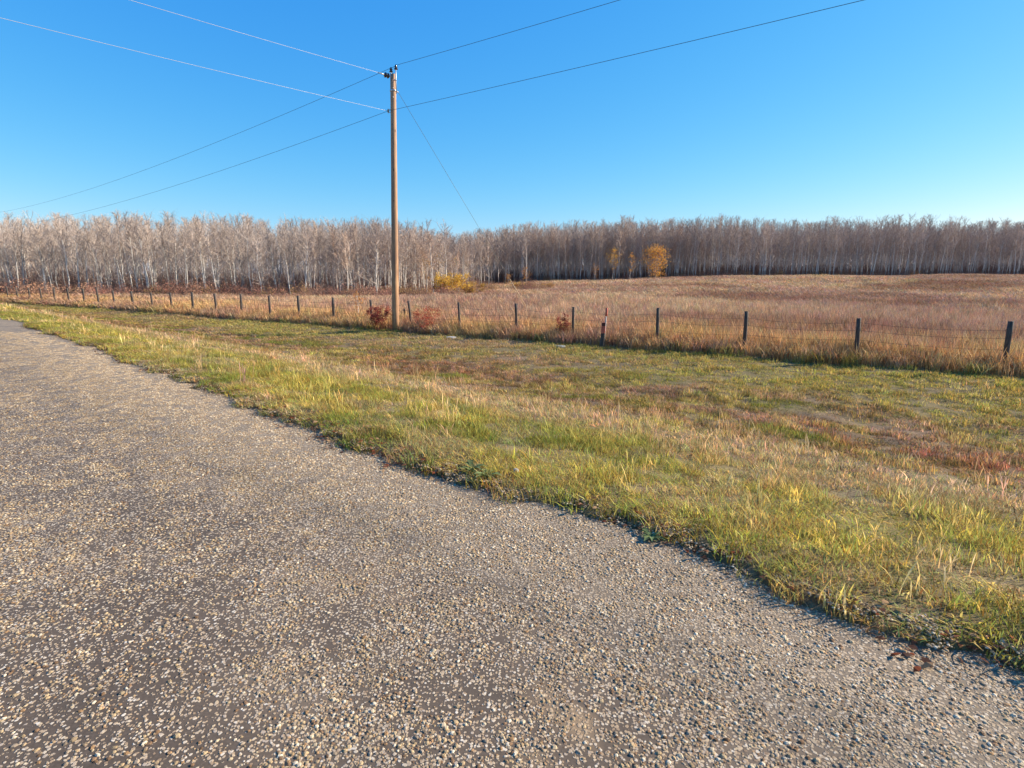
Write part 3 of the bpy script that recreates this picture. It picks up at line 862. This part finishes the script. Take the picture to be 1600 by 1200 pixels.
def wood_stuff():
    pr = []
    for k in range(8):
        tr, cr = ASP[k]
        v = np.array([tuple(p) for p in tr.v] + [tuple(p) for p in cr.v]); b = len(tr.v)
        f = list(tr.f) + [tuple(i + b for i in q) for q in cr.f]
        pr.append((v, f, np.array(list(tr.c) + list(cr.c))))
    # undergrowth: dense leafless scrub
    for k in range(3):
        g = random.Random(40 + k); mb = MB()
        for _ in range(150):
            p = Vector((g.gauss(0, .9), g.gauss(0, .9), 0)); d = Vector((g.gauss(0, .35), g.gauss(0, .35), 1)).normalized(); L = g.uniform(.8, 3.2)
            q = p + d * L * .5; q2 = q + (d + Vector((g.gauss(0, .3), g.gauss(0, .3), 0))).normalized() * L * .5
            mb.tube([p, q, q2], [.016, .012, .005], 3, cap=False, col=tuple(np.array([0.24, .16, .13]) * g.uniform(.6, 1.3)))
        pr.append((np.array(mb.v), mb.f, np.array(mb.c)))
    X = []; Y = []; K = []; Hs = []
    g = random.Random(17)
    R = -1.02
    while R < 1.02:
        ye = float(wood_edge(R))
        inside = abs(R) < 0.335
        d = 2.0 if inside else 0.3
        while d < 105:
            rr = R + g.uniform(-.5, .5) * 3.0 / ye
            yy = ye + d + g.uniform(-1.3, 1.3)
            x = rr * yy
            X.append(x); Y.append(yy); K.append(g.randrange(8))
            Hs.append(min(H_for(x, yy) * g.choice([.80, .88, .94, .98, 1.0, 1.05, 1.1]) * (0.93 + 0.14 * float(vnoise(np.array([x * .12]), np.array([yy * .05]), 3)[0])), 13.5) / 10)
            d += 2.4 + d * 0.03
        for _ in range(7):
            yy = ye + g.uniform(-.3, 60)
            rr = R + g.uniform(-.5, .5) * 2 / ye
            X.append(rr * yy); Y.append(yy); K.append(8 + g.randrange(3)); Hs.append(g.uniform(.35, .7) if yy < ye + 5 else g.uniform(.7, 1.5))
        R += 1.6 / ye
    X = np.array(X); Y = np.array(Y); K = np.array(K); Hs = np.array(Hs); n = len(X)
    w = np.where(K < 8, 0.55 + 0.45 * Hs, 1.2)
    P = np.stack([X, Y, ground_z(X, Y) - 0.05], 1)
    t = np.ones((n, 3)) * rng.uniform(0.8, 1.2, (n, 1))
    scatter('aspen_wood', pr, P, rng.uniform(0, 6.28, n), np.stack([w, w, Hs], 1), K, t, M_WOODTWIG,
            'deep mass of bare aspen trunks and scrub behind the front trees', 'woodland')
    return n
n_wood = wood_stuff()

# ------------------------------------------------------------------ leafy trees and shrubs
def leaf_cluster(mb, p, n, r, size, cols, g, droop=0.0):
    for _ in range(n):
        c = p + Vector((g.gauss(0, r), g.gauss(0, r), g.gauss(0, r * .8)))
        a = Vector((g.gauss(0, 1), g.gauss(0, 1), g.gauss(0, 1) - droop)).normalized()
        b = a.cross(Vector((g.gauss(0, 1), g.gauss(0, 1), g.gauss(0, 1)))).normalized()
        s = size * g.uniform(.6, 1.3); col = np.array(cols[g.randrange(len(cols))]) * g.uniform(.7, 1.2)
        m_ = a.cross(b) * s * .15
        mb.add([c - a * s, c + b * s * .55 + m_, c + a * s, c - b * s * .55 + m_], [(0, 1, 2, 3)], col=tuple(col))

def leafy_tree(name, base, H, W, cols, label, cat, seed, size=.09, nleaf=9, stems=1, crown0=.3, bark=(.45, .42, .38), group=None, dens=1.0, rtrunk=.06, trunk_name='trunk'):
    g = random.Random(seed)
    r = empty(name, base); tag(r, label, cat, group)
    tr = MB(); cr = MB()
    for s in range(stems):
        a = g.uniform(0, 6.28); sp = 0 if stems == 1 else W * .5 * math.sqrt(g.random())
        top = Vector((sp * math.cos(a), sp * math.sin(a), H * g.uniform(.72, 1.0) * (1 - .35 * (sp / max(W, .1)))))
        b0 = Vector((sp * .25 * math.cos(a), sp * .25 * math.sin(a), -.05))
        pts = [b0]
        for k in range(1, 6):
            t = k / 5; pts.append(b0.lerp(top, t) + Vector((g.gauss(0, .02 * H), g.gauss(0, .02 * H), 0)) * (t < 1))
        rr = rtrunk * (1 if stems == 1 else .5)
        tr.tube(pts, [rr * (1 - k / 5.6) for k in range(6)], 6, cap=False, col=tuple(np.array(bark) * g.uniform(.8, 1.1)))
        nb = int((22 if stems == 1 else 7) * dens)
        for b in range(nb):
            t = crown0 + (1 - crown0) * g.random(); k = min(int(t * 5), 4); q = pts[k].lerp(pts[k + 1], t * 5 - k)
            az = g.uniform(0, 6.28); el = math.radians(g.uniform(10, 60))
            prof = math.sin(math.pi * min(max((t - crown0 * .8) / (1.05 - crown0 * .8), .08), 1) ** .8) + .15
            L = W * .5 * prof * g.uniform(.5, 1.1) * (1 if stems == 1 else .55)
            e = q + Vector((math.cos(az) * math.cos(el), math.sin(az) * math.cos(el), math.sin(el))) * L
            md = q.lerp(e, .5) + Vector((0, 0, .05 * L))
            tr.tube([q, md, e], [rr * .22, rr * .15, rr * .06], 3, cap=False, col=tuple(np.array(bark) * .6))
            for j in range(4):
                pp = q.lerp(e, .35 + .65 * (j + g.random()) / 4)
                leaf_cluster(cr, pp, int(nleaf * g.uniform(.5, 1.5)), .11 * W * (.6 if stems > 1 else 1) * .6, size, cols, g)
    tr.build(trunk_name, M_TWIG, r, colattr=True)
    cr.build('crown', M_LEAF, r, smooth=False, colattr=True)
    return r

YEL = [(0.66, 0.40, 0.06), (0.74, 0.49, 0.09), (0.55, 0.31, 0.07), (0.46, 0.30, 0.12), (0.38, 0.23, 0.12)]
ORG = [(0.56, 0.28, 0.07), (0.46, 0.24, 0.08), (0.64, 0.37, 0.09), (0.36, 0.20, 0.09)]
RDD = [(0.30, 0.06, 0.05), (0.42, 0.11, 0.08), (0.20, 0.04, 0.035), (0.50, 0.20, 0.14)]
BRN = [(0.36, 0.22, 0.14), (0.28, 0.16, 0.11), (0.44, 0.28, 0.16)]

def gpt(px, Y, k=1.012):
    x = (px - 800) / FOC / k * Y
    return Vector((x, Y, float(ground_z(x, Y)) - .03))
leafy_tree('aspen_tree', gpt(1023, 109), 5.7, 6.4, ORG + YEL, 'broadest aspen with orange gold leaves at the right field edge', 'tree', 1, .11, 13, crown0=.12, dens=2.2)
leafy_tree('aspen_tree', gpt(956, 110.5), 6.0, 4.2, YEL + ORG, 'yellow leaved aspen left of the broad gold one, before the dark wood', 'tree', 2, .10, 7, crown0=.3, dens=1.1)
leafy_tree('aspen_tree', gpt(984, 111), 6.0, 2.2, ORG, 'thin sparse orange aspen between two fuller yellow ones', 'tree', 3, .09, 5, crown0=.3, dens=.8)
leafy_tree('aspen_tree', gpt(928, 112), 4.6, 1.9, ORG + BRN, 'small dull orange aspen at the wood edge, leftmost of four coloured', 'tree', 4, .08, 3, crown0=.3, dens=.8)
leafy_tree('aspen_tree', gpt(690, 74), 5.9, 3.6, YEL + BRN, 'half bare aspen with thin gold leaves above the yellow bush', 'tree', 5, .07, 3, crown0=.5, dens=1.0)
leafy_tree('aspen_tree', gpt(668, 72), 5.0, 2.4, YEL + BRN, 'thin aspen with few gold leaves left of the yellow bush', 'tree', 21, .06, 3, crown0=.45, dens=.8)
leafy_tree('aspen_tree', gpt(714, 80), 6.2, 2.6, YEL + BRN, 'thin aspen with few gold leaves behind the right part of the yellow bush', 'tree', 22, .06, 2, crown0=.4, dens=.8)
leafy_tree('sapling', gpt(822, 109), 3.0, 2.4, BRN + ORG, 'low rusty brown sapling under the tall aspens mid field edge', 'tree', 6, .08, 4, crown0=.2)
leafy_tree('sapling', gpt(794, 108), 2.4, 2.0, ORG + BRN, 'low rusty orange sapling left of the brown one at the wood foot', 'tree', 7, .08, 4, crown0=.2)
leafy_tree('willow_bush', gpt(705, 67), 3.2, 4.0, [(0.80, 0.50, 0.07), (0.86, 0.60, 0.12), (0.64, 0.37, 0.07), (0.46, 0.29, 0.11)], 'rounded bright yellow willow bush before the near wood', 'bush', 8, .07, 12, stems=18, crown0=.3, rtrunk=.04, trunk_name='stems')
leafy_tree('willow_bush', gpt(738, 69), 2.0, 3.9, YEL + BRN, 'lower yellow brown bush trailing right from the bright yellow bush', 'bush', 9, .07, 9, stems=13, crown0=.3, rtrunk=.035, trunk_name='stems')
leafy_tree('willow_bush', gpt(689, 66), 1.7, 2.6, BRN + [(0.34, 0.14, 0.10)], 'reddish brown bush at the left foot of the bright yellow bush', 'bush', 10, .06, 6, stems=11, crown0=.2, rtrunk=.03, trunk_name='stems')
leafy_tree('low_shrub', gpt(812, 92), .95, 3.6, YEL + BRN, 'low yellow shrub patch in the field left of its twin', 'bush', 11, .06, 9, stems=12, crown0=.2, rtrunk=.02, trunk_name='stems')
leafy_tree('low_shrub', gpt(856, 90), .9, 2.2, YEL, 'smaller low yellow shrub patch in the field, right of its twin', 'bush', 12, .06, 9, stems=9, crown0=.2, rtrunk=.02, trunk_name='stems')
leafy_tree('sapling', gpt(558, 28.6), 1.75, .8, [(0.62, 0.30, 0.08), (0.66, 0.40, 0.16), (0.5, 0.22, 0.08)], 'young aspen sapling with orange leaves and pale stem beyond the fence', 'tree', 13, .035, 4, crown0=.5, dens=.8, rtrunk=.016, bark=(.75, .72, .66))
leafy_tree('dogwood_shrub', gpt(591, 25.0), 1.35, 1.05, RDD, 'dark red shrub beside the foot of the utility pole', 'bush', 14, .024, 8, stems=16, crown0=.3, rtrunk=.014, bark=(.2, .06, .05), trunk_name='stems')
leafy_tree('dogwood_shrub', gpt(668, 24.2), 1.2, 1.35, RDD + [(0.5, .2, .1)], 'widest red shrub between two posts right of the utility pole', 'bush', 15, .024, 5, stems=15, crown0=.35, rtrunk=.014, bark=(.2, .08, .06), trunk_name='stems')
leafy_tree('dogwood_shrub', gpt(880, 20.9), 1.15, .75, RDD + [(0.42, .1, .07)], 'upright red shrub left of the red topped marker posts', 'bush', 16, .020, 6, stems=13, crown0=.25, rtrunk=.013, bark=(.24, .06, .05), trunk_name='stems')

def brush():
    g = random.Random(61); pr = []
    pals = [[(0.44, 0.24, 0.15), (0.36, 0.20, 0.13), (0.50, 0.31, 0.19)], [(0.46, 0.30, 0.10), (0.40, 0.24, 0.11), (0.34, 0.2, 0.12)], [(0.36, 0.16, 0.11), (0.30, 0.17, 0.13)]]
    for k in range(6):
        mb = MB(); R_ = .9
        for _ in range(46):
            p = Vector((g.gauss(0, .5), g.gauss(0, .5), 0)); d = Vector((g.gauss(0, .4), g.gauss(0, .4), 1)).normalized(); L = g.uniform(.5, 1.5)
            q = p + d * L
            mb.tube([p, p.lerp(q, .5) + Vector((0, 0, .05)), q], [.010, .008, .003], 3, cap=False, col=(.22, .15, .12))
            for j in range(4): leaf_cluster(mb, p.lerp(q, .4 + .6 * g.random()), 3, .10, .05, pals[k % 3], g)
        pr.append((np.array(mb.v), mb.f, np.array(mb.c)))
    X = []; Y = []; S_ = []; K = []
    R = -1.0
    while R < 1.0:
        ye = float(wood_edge(R)); left = R < -.1
        for _ in range(2 if left else 1):
            if g.random() < (.85 if left else .45):
                yy = ye + (g.uniform(-5.5, 2.5) if left else g.uniform(-1.0, 6)); rr = R + g.uniform(-.5, .5) * 1.4 / ye
                X.append(rr * yy); Y.append(yy); S_.append(g.uniform(.7, 1.6) if left else g.uniform(.4, 1.3)); K.append(g.randrange(6))
        R += 1.3 / ye
    # patches of scrub in the field in front of the yellow bush
    for px, Yc, n_ in ((560, 60, 14), (640, 62, 16), (664, 60, 10), (760, 84, 10), (812, 86, 10), (850, 88, 6)):
        for _ in range(n_):
            yy = Yc + g.gauss(0, 3); x = (px - 800) / FOC / 1.012 * yy + g.gauss(0, 2.2)
            X.append(x); Y.append(yy); S_.append(g.uniform(.6, 1.15)); K.append(g.randrange(6))
    X = np.array(X); Y = np.array(Y); n = len(X)
    scatter('undergrowth', pr, np.stack([X, Y, ground_z(X, Y)], 1), rng.uniform(0, 6.28, n), np.array(S_), np.array(K),
            np.ones((n, 3)) * rng.uniform(.75, 1.2, (n, 1)), M_DRY, 'rusty brown brush along the foot of the bare wood', 'brush')
brush()

# ------------------------------------------------------------------ utility pole
POLE = Vector((-5.07, 24.8, 0)); POLE.z = float(ground_z(POLE.x, POLE.y))
POLE_TOP = z_of_py(116, 24.8)
HP = POLE_TOP - POLE.z
pole = empty('utility_pole', POLE)
tag(pole, 'tall bare wooden utility pole with insulators at its top', 'utility pole')
LN = Vector((0.28, 0.0))           # slight lean
def pl(h): return Vector((0.30 * h / HP, 0, h))
mb = MB()
mb.tube([pl(HP * k / 12) - Vector((0, 0, .3 if k == 0 else 0)) for k in range(13)], [0.150 - 0.038 * k / 12 + 0.002 * math.sin(k * 2.3) for k in range(13)], 28)
mb.build('shaft', M_POLE, pole)
LD = Vector((0.78, -0.626, 0))     # line direction, towards the right
TD = Vector((-0.636, -0.77, 0))    # tap direction, over the road to the left
side = Vector((1, 0, 0))
INS = []
for sx, dz, ex in ((-0.075, 0.16, 0), (0.125, 0.26, 1)):
    top = pl(HP)
    b = MB()
    base = top + side * sx
    b.tube([base + Vector((0, -.11 if ex else 0, -.75 if ex else -.08)), base + Vector((0, -.11 if ex else 0, .02)), base + Vector((0, 0, dz - .06))], .018 if not ex else .022, 8)
    if ex: b.tube([base + Vector((-.06, -.12, -.25)), base + Vector((.03, -.125, -.25))], .03, 6)
    b.build('insulator_pin', M_GALV, pole)
    i_ = MB()
    i_.lathe([(.02, -.09), (.07, -.085), (.075, -.05), (.045, -.035), (.045, -.01), (.06, 0), (.062, .02), (.035, .035), (.035, .06), (.042, .08), (.02, .095)], 16, base + Vector((0, 0, dz)))
    i_.build('insulator', M_PORC, pole)
    INS.append(POLE + base + Vector((0, 0, dz + .07)))
# dead-end strain insulator with two sheds on the road side
h_t = z_of_py(121, 24.8) - POLE.z
p0 = pl(h_t) + TD * .11
b = MB(); b.tube([p0, p0 + TD * .12], .016, 8); b.lathe([(.03, 0), (.035, .012), (.02, .03)], 10, p0, TD)
b.build('eye_bolt', M_GALV, pole)
i_ = MB(); q0 = p0 + TD * .10
i_.lathe([(.02, 0), (.085, .02), (.10, .05), (.04, .07), (.03, .10), (.03, .13), (.085, .15), (.10, .18), (.04, .20), (.025, .24)], 18, q0, TD)
i_.build('strain_insulator', M_PORC, pole)
b = MB(); q1 = q0 + TD * .24; b.tube([q1, q1 + TD * .09, q1 + TD * .30], [.022, .03, .014], 8)
b.build('dead_end_clamp', M_ALU, pole)
TAP_HI = POLE + q1 + TD * .28
# neutral spool lower down
h_n = z_of_py(174, 24.8) - POLE.z
n0 = pl(h_n) + Vector((-0.13, -0.06, 0))
b = MB(); b.tube([n0 + Vector((.04, 0, .06)), n0 + Vector((-.09, 0, .06))], .012, 6); b.tube([n0 + Vector((.04, 0, -.06)), n0 + Vector((-.09, 0, -.06))], .012, 6); b.tube([n0 + Vector((-.07, 0, -.09)), n0 + Vector((-.07, 0, .09))], .01, 6)
b.build('spool_bracket', M_GALV, pole)
i_ = MB(); i_.lathe([(.035, -.045), (.04, -.02), (.025, 0), (.04, .02), (.035, .045)], 12, n0 + Vector((-.07, 0, 0))); i_.build('spool', M_STONEG, pole)
NEU = POLE + n0 + Vector((-.07, 0, 0))
# bands, bolts, and the small tag
b = MB(); hb = z_of_py(142, 24.8) - POLE.z
b.lathe([(.128, -.03), (.134, -.028), (.134, .028), (.128, .03)], 24, pl(hb)); b.tube([pl(hb) + Vector((.13, 0, 0)), pl(hb) + Vector((.19, .06, -.04))], .02, 6)
b.build('guy_band', M_GALV, pole)
GUYP = POLE + pl(hb) + Vector((.19, .06, -.04))
for hh in (HP - .55, h_n + .5):
    b = MB(); b.tube([pl(hh) + Vector((.02, -.118, 0)), pl(hh) + Vector((.02, -.16, 0))], .02, 6); b.build('bolt', M_GALV, pole)

# ------------------------------------------------------------------ overhead wires
def wire(name, chains, rad, mat, label, cat='power line'):
    mb = MB()
    for a, b, sag, n in chains:
        pts = []
        for k in range(n + 1):
            t = k / n; p = a.lerp(b, t); p.z -= sag * 4 * t * (1 - t); pts.append(p)
        mb.tube(pts, rad, 5, cap=False)
    o = mb.build(name, mat); tag(o, label, cat); return o
def far_pt(p, d, L, dz): return p + d * L + Vector((0, 0, dz))
spanR = 85; spanL = 85
wire('power_line', [(INS[0], far_pt(INS[0], -LD, spanL, -.6), 1.1, 60), (INS[0], INS[1], .02, 4), (INS[1], far_pt(INS[1], LD, spanR, .6), .9, 60)], .0072, M_WIRE,
     'upper dark wire passing over the top of the utility pole')
wire('power_line', [(NEU, far_pt(NEU, -LD, spanL, -.7), 1.1, 60), (NEU, far_pt(NEU, LD, spanR, .5), .75, 60)], .0072, M_WIRE,
     'lower dark wire crossing the utility pole below its top')
wire('power_line', [(TAP_HI, far_pt(TAP_HI, TD, 48, .2), .45, 40)], .0055, M_ALU, 'upper bright wire leaving the pole top toward the left')
wire('power_line', [(NEU, far_pt(NEU, TD, 48, .3), .45, 40)], .0055, M_ALU, 'lower bright wire leaving the utility pole toward the left')
anchor = Vector((1.0, 34.2, 0)); anchor.z = float(ground_z(anchor.x, anchor.y))
guy = empty('guy_wire', anchor); tag(guy, 'slanting guy wire from the pole down into the field, with pale orange guard', 'guy wire')
g0 = Vector((0, 0, .25)); g1 = GUYP - anchor
b = MB(); b.tube([g0, g1], .0075, 5); b.build('cable', M_GUY, guy)
dr = (g1 - g0).normalized(); b = MB(); b.tube([g0 + dr * .45, g0 + dr * 2.9], .022, 8); b.build('guard', M_GUARD, guy)
b = MB(); b.tube([Vector((0, 0, -.2)), g0 + dr * .1], .012, 6); b.build('anchor_rod', M_GALV, guy)

# ------------------------------------------------------------------ wire fence
fence = empty('wire_fence', (FP[0], FP[1], float(ground_z(*FP))))
tag(fence, 'wire fence on dark wooden posts along the edge of the field', 'fence')
FO = fence.location.copy()
ts = [-14.6, -11.4, -8.4, -5.62, -2.43, 0.0, 2.82, 5.54, 8.05]
while ts[-1] < 75: ts.append(ts[-1] + rnd.uniform(2.5, 2.9))
wire_pts = [[], [], [], []]
fixed = {-5.62: (1.30, -.02, .056), -2.43: (1.27, .01, .048), 0.0: (1.30, -.05, .054), 2.82: (1.31, -.06, .045), 5.54: (1.28, -.13, .052), 8.05: (1.24, -.04, .055)}
for t in ts:
    x = FP[0] + FU[0] * t; y = FP[1] + FU[1] * t; z = float(ground_z(x, y))
    h, ln, r_ = fixed.get(t, (rnd.uniform(1.2, 1.35), rnd.uniform(-.06, .05), rnd.uniform(.055, .07)))
    mb = MB(); p = Vector((x, y, z)) - FO
    # rough hewn round post, split slightly and with a chipped top
    pts = [p + Vector((ln * (k / 4), 0, -.25 + (h + .25) * k / 4)) for k in range(5)]
    g = random.Random(int(t * 100))
    mb.tube(pts, [r_ * g.uniform(.93, 1.07) for _ in range(5)], 9, twist=g.random())
    vs = mb.v
    for k in range(len(vs) - 9, len(vs)): vs[k] = (vs[k][0], vs[k][1], vs[k][2] + g.uniform(-.02, .025))
    mb.build('post', M_POST, fence)
    for j, hw in enumerate((.32, .60, .86, 1.10)):
        q = p + Vector((ln * hw / h, -r_ - .005, hw + g.uniform(-.025, .025))); wire_pts[j].append(q)
for j in range(4):
    mb = MB(); P = sorted(wire_pts[j], key=lambda v: v.x); pts = []
    for a, b_ in zip(P[:-1], P[1:]):
        for k in range(4):
            t = k / 4; q = a.lerp(b_, t); q.z -= .03 * 4 * t * (1 - t) * (1 + .5 * j % 2); pts.append(q)
    pts.append(P[-1]); mb.tube(pts, .0032, 4, cap=False)
    for i in range(0, len(pts) - 1):
        for k in range(6):      # barbs
            q = pts[i].lerp(pts[i + 1], k / 6); mb.tube([q + Vector((0, 0, -.018)), q + Vector((.008, .008, .018))], .003, 3, cap=False)
    mb.build('wire', M_BARB, fence, smooth=False)

# short stake behind the fence
b_ = gpt(631, 26.6); st = MB(); h = z_of_py(482, 26.6) - b_.z
st.tube([b_ + Vector((0, 0, -.1)), b_ + Vector((0, 0, h * .86)), b_ + Vector((0, 0, h * .87)), b_ + Vector((.0, 0, h))], [.022, .022, .045, .045], 8)
tag(st.build('stake', M_POST), 'short thin dark stake just left of a fence post', 'stake')

# marker posts
b_ = gpt(942.5, 19.2); mk = empty('marker_post', b_); tag(mk, 'short thick marker post with a red band near its flat top', 'post')
h = z_of_py(504, 19.2) - b_.z
def sq(mb, z0, z1, w, x0=0, x1=0, bev=.012):
    prof = [(w / 2 - bev, -w / 2), (w / 2, -w / 2 + bev), (w / 2, w / 2 - bev), (w / 2 - bev, w / 2), (-w / 2 + bev, w / 2), (-w / 2, w / 2 - bev), (-w / 2, -w / 2 + bev), (-w / 2 + bev, -w / 2)]
    vs = [(x0 + a, b, z0) for a, b in prof] + [(x1 + a, b, z1) for a, b in prof]
    mb.add(vs, [tuple(range(8))[::-1], tuple(range(8, 16))] + [(k, (k + 1) % 8, 8 + (k + 1) % 8, 8 + k) for k in range(8)])
m1 = MB(); sq(m1, -.2, h * .59, .118, -.02, .03); m1.build('post', M_POST, mk, smooth=False)
m1 = MB(); sq(m1, h * .59, h * .87, .128, .03, .045); m1.build('band', M_RED, mk, smooth=False)
m1 = MB(); sq(m1, h * .87, h, .122, .045, .05); m1.build('cap', M_DKRED, mk, smooth=False)
b_ = gpt(946, 19.45); mk = empty('marker_pole', b_); tag(mk, 'thin pale marker pole with a red sleeve on top', 'pole')
h = z_of_py(481, 19.45) - b_.z
m1 = MB(); m1.tube([(0, 0, -.2), (.05, 0, h * .8)], .020, 10); m1.build('pole', M_WHITEP, mk)
m1 = MB(); m1.tube([(.05, 0, h * .79), (.052, 0, h * .80), (.066, 0, h * .985), (.066, 0, h)], [.03, .042, .040, .025], 12); m1.build('sleeve', M_RED, mk)

# flat slab, stones
def stone(name, base, sx, sy, sz, mat, label, seed):
    g = random.Random(seed); mb = MB(); vs = []; fs = []; n = 10
    rings = [(.9, -.2), (1, .2), (.92, .7), (.55, .97)]
    for rr, z in rings:
        for k in range(n):
            a = 6.283 * k / n; q = rr * g.uniform(.86, 1.12)
            vs.append((base.x + sx * q * math.cos(a), base.y + sy * q * math.sin(a), base.z + sz * (z + g.uniform(-.08, .08))))
    for j in range(3):
        for k in range(n): fs.append((j * n + k, j * n + (k + 1) % n, (j + 1) * n + (k + 1) % n, (j + 1) * n + k))
    fs.append(tuple(range(3 * n, 4 * n))); mb.add(vs, fs)
    tag(mb.build(name, mat, smooth=False), label, 'stone')
p = on_ground(703, 22.3); stone('flat_stone', p, .22, .13, .07, M_STONEW, 'flat pale slab at the foot of the tall fence grass', 1)
p = on_ground(876, 19.4); stone('stone', p, .20, .12, .09, M_STONEG, 'low grey green stone in the grass below the red shrub', 2)
p = at(806, 747, z=0.0); p.z = float(ground_z(p.x, p.y)) + .02; stone('stone', p, .022, .016, .026, M_STONEW, 'small white stone in the grass at the road edge', 3)

# broad-leaved weeds at the road edge
def weed(px, py, R, label, seed):
    g = random.Random(seed); p = at(px, py, z=0.0); p.z = max(float(ground_z(p.x, p.y)), -.012)
    root = empty('weed', p); tag(root, label, 'weed', None)
    mb = MB()
    for k in range(13):
        a = 6.283 * k / 13 + g.uniform(-.2, .2); L = R * g.uniform(.6, 1.1); w = L * .16; up = g.uniform(.25, .9)
        d = Vector((math.cos(a), math.sin(a), 0)); sd = Vector((-d.y, d.x, 0)); vs = []; fs = []
        for j in range(6):
            t = j / 5; c = d * L * t + Vector((0, 0, L * up * (t - .75 * t * t) + .004)); ww = w * math.sin(math.pi * (t * .88 + .07)) * (1.25 if j % 2 else .8)
            vs += [c - sd * ww + Vector((0, 0, ww * .4)), c, c + sd * ww + Vector((0, 0, ww * .4))]
            if j: b = 3 * j; fs += [(b - 3, b - 2, b + 1, b), (b - 2, b - 1, b + 2, b + 1)]
        mb.add(vs, fs, col=tuple(np.array([.19, .25, .11]) * g.uniform(.7, 1.4)))
    mb.build('leaves', M_LEAF, root, colattr=True)
weed(738, 741, .13, 'grey green rosette weed lying on the road edge, leftmost', 1)
weed(762, 752, .12, 'grey green rosette weed right of a larger one at the road edge', 3)
weed(1018, 838, .10, 'small green weed by the gravel edge at far right', 4)
print('verge', n_verge, 'field', n_field, 'wood', n_wood, 'aspens', len(placed))
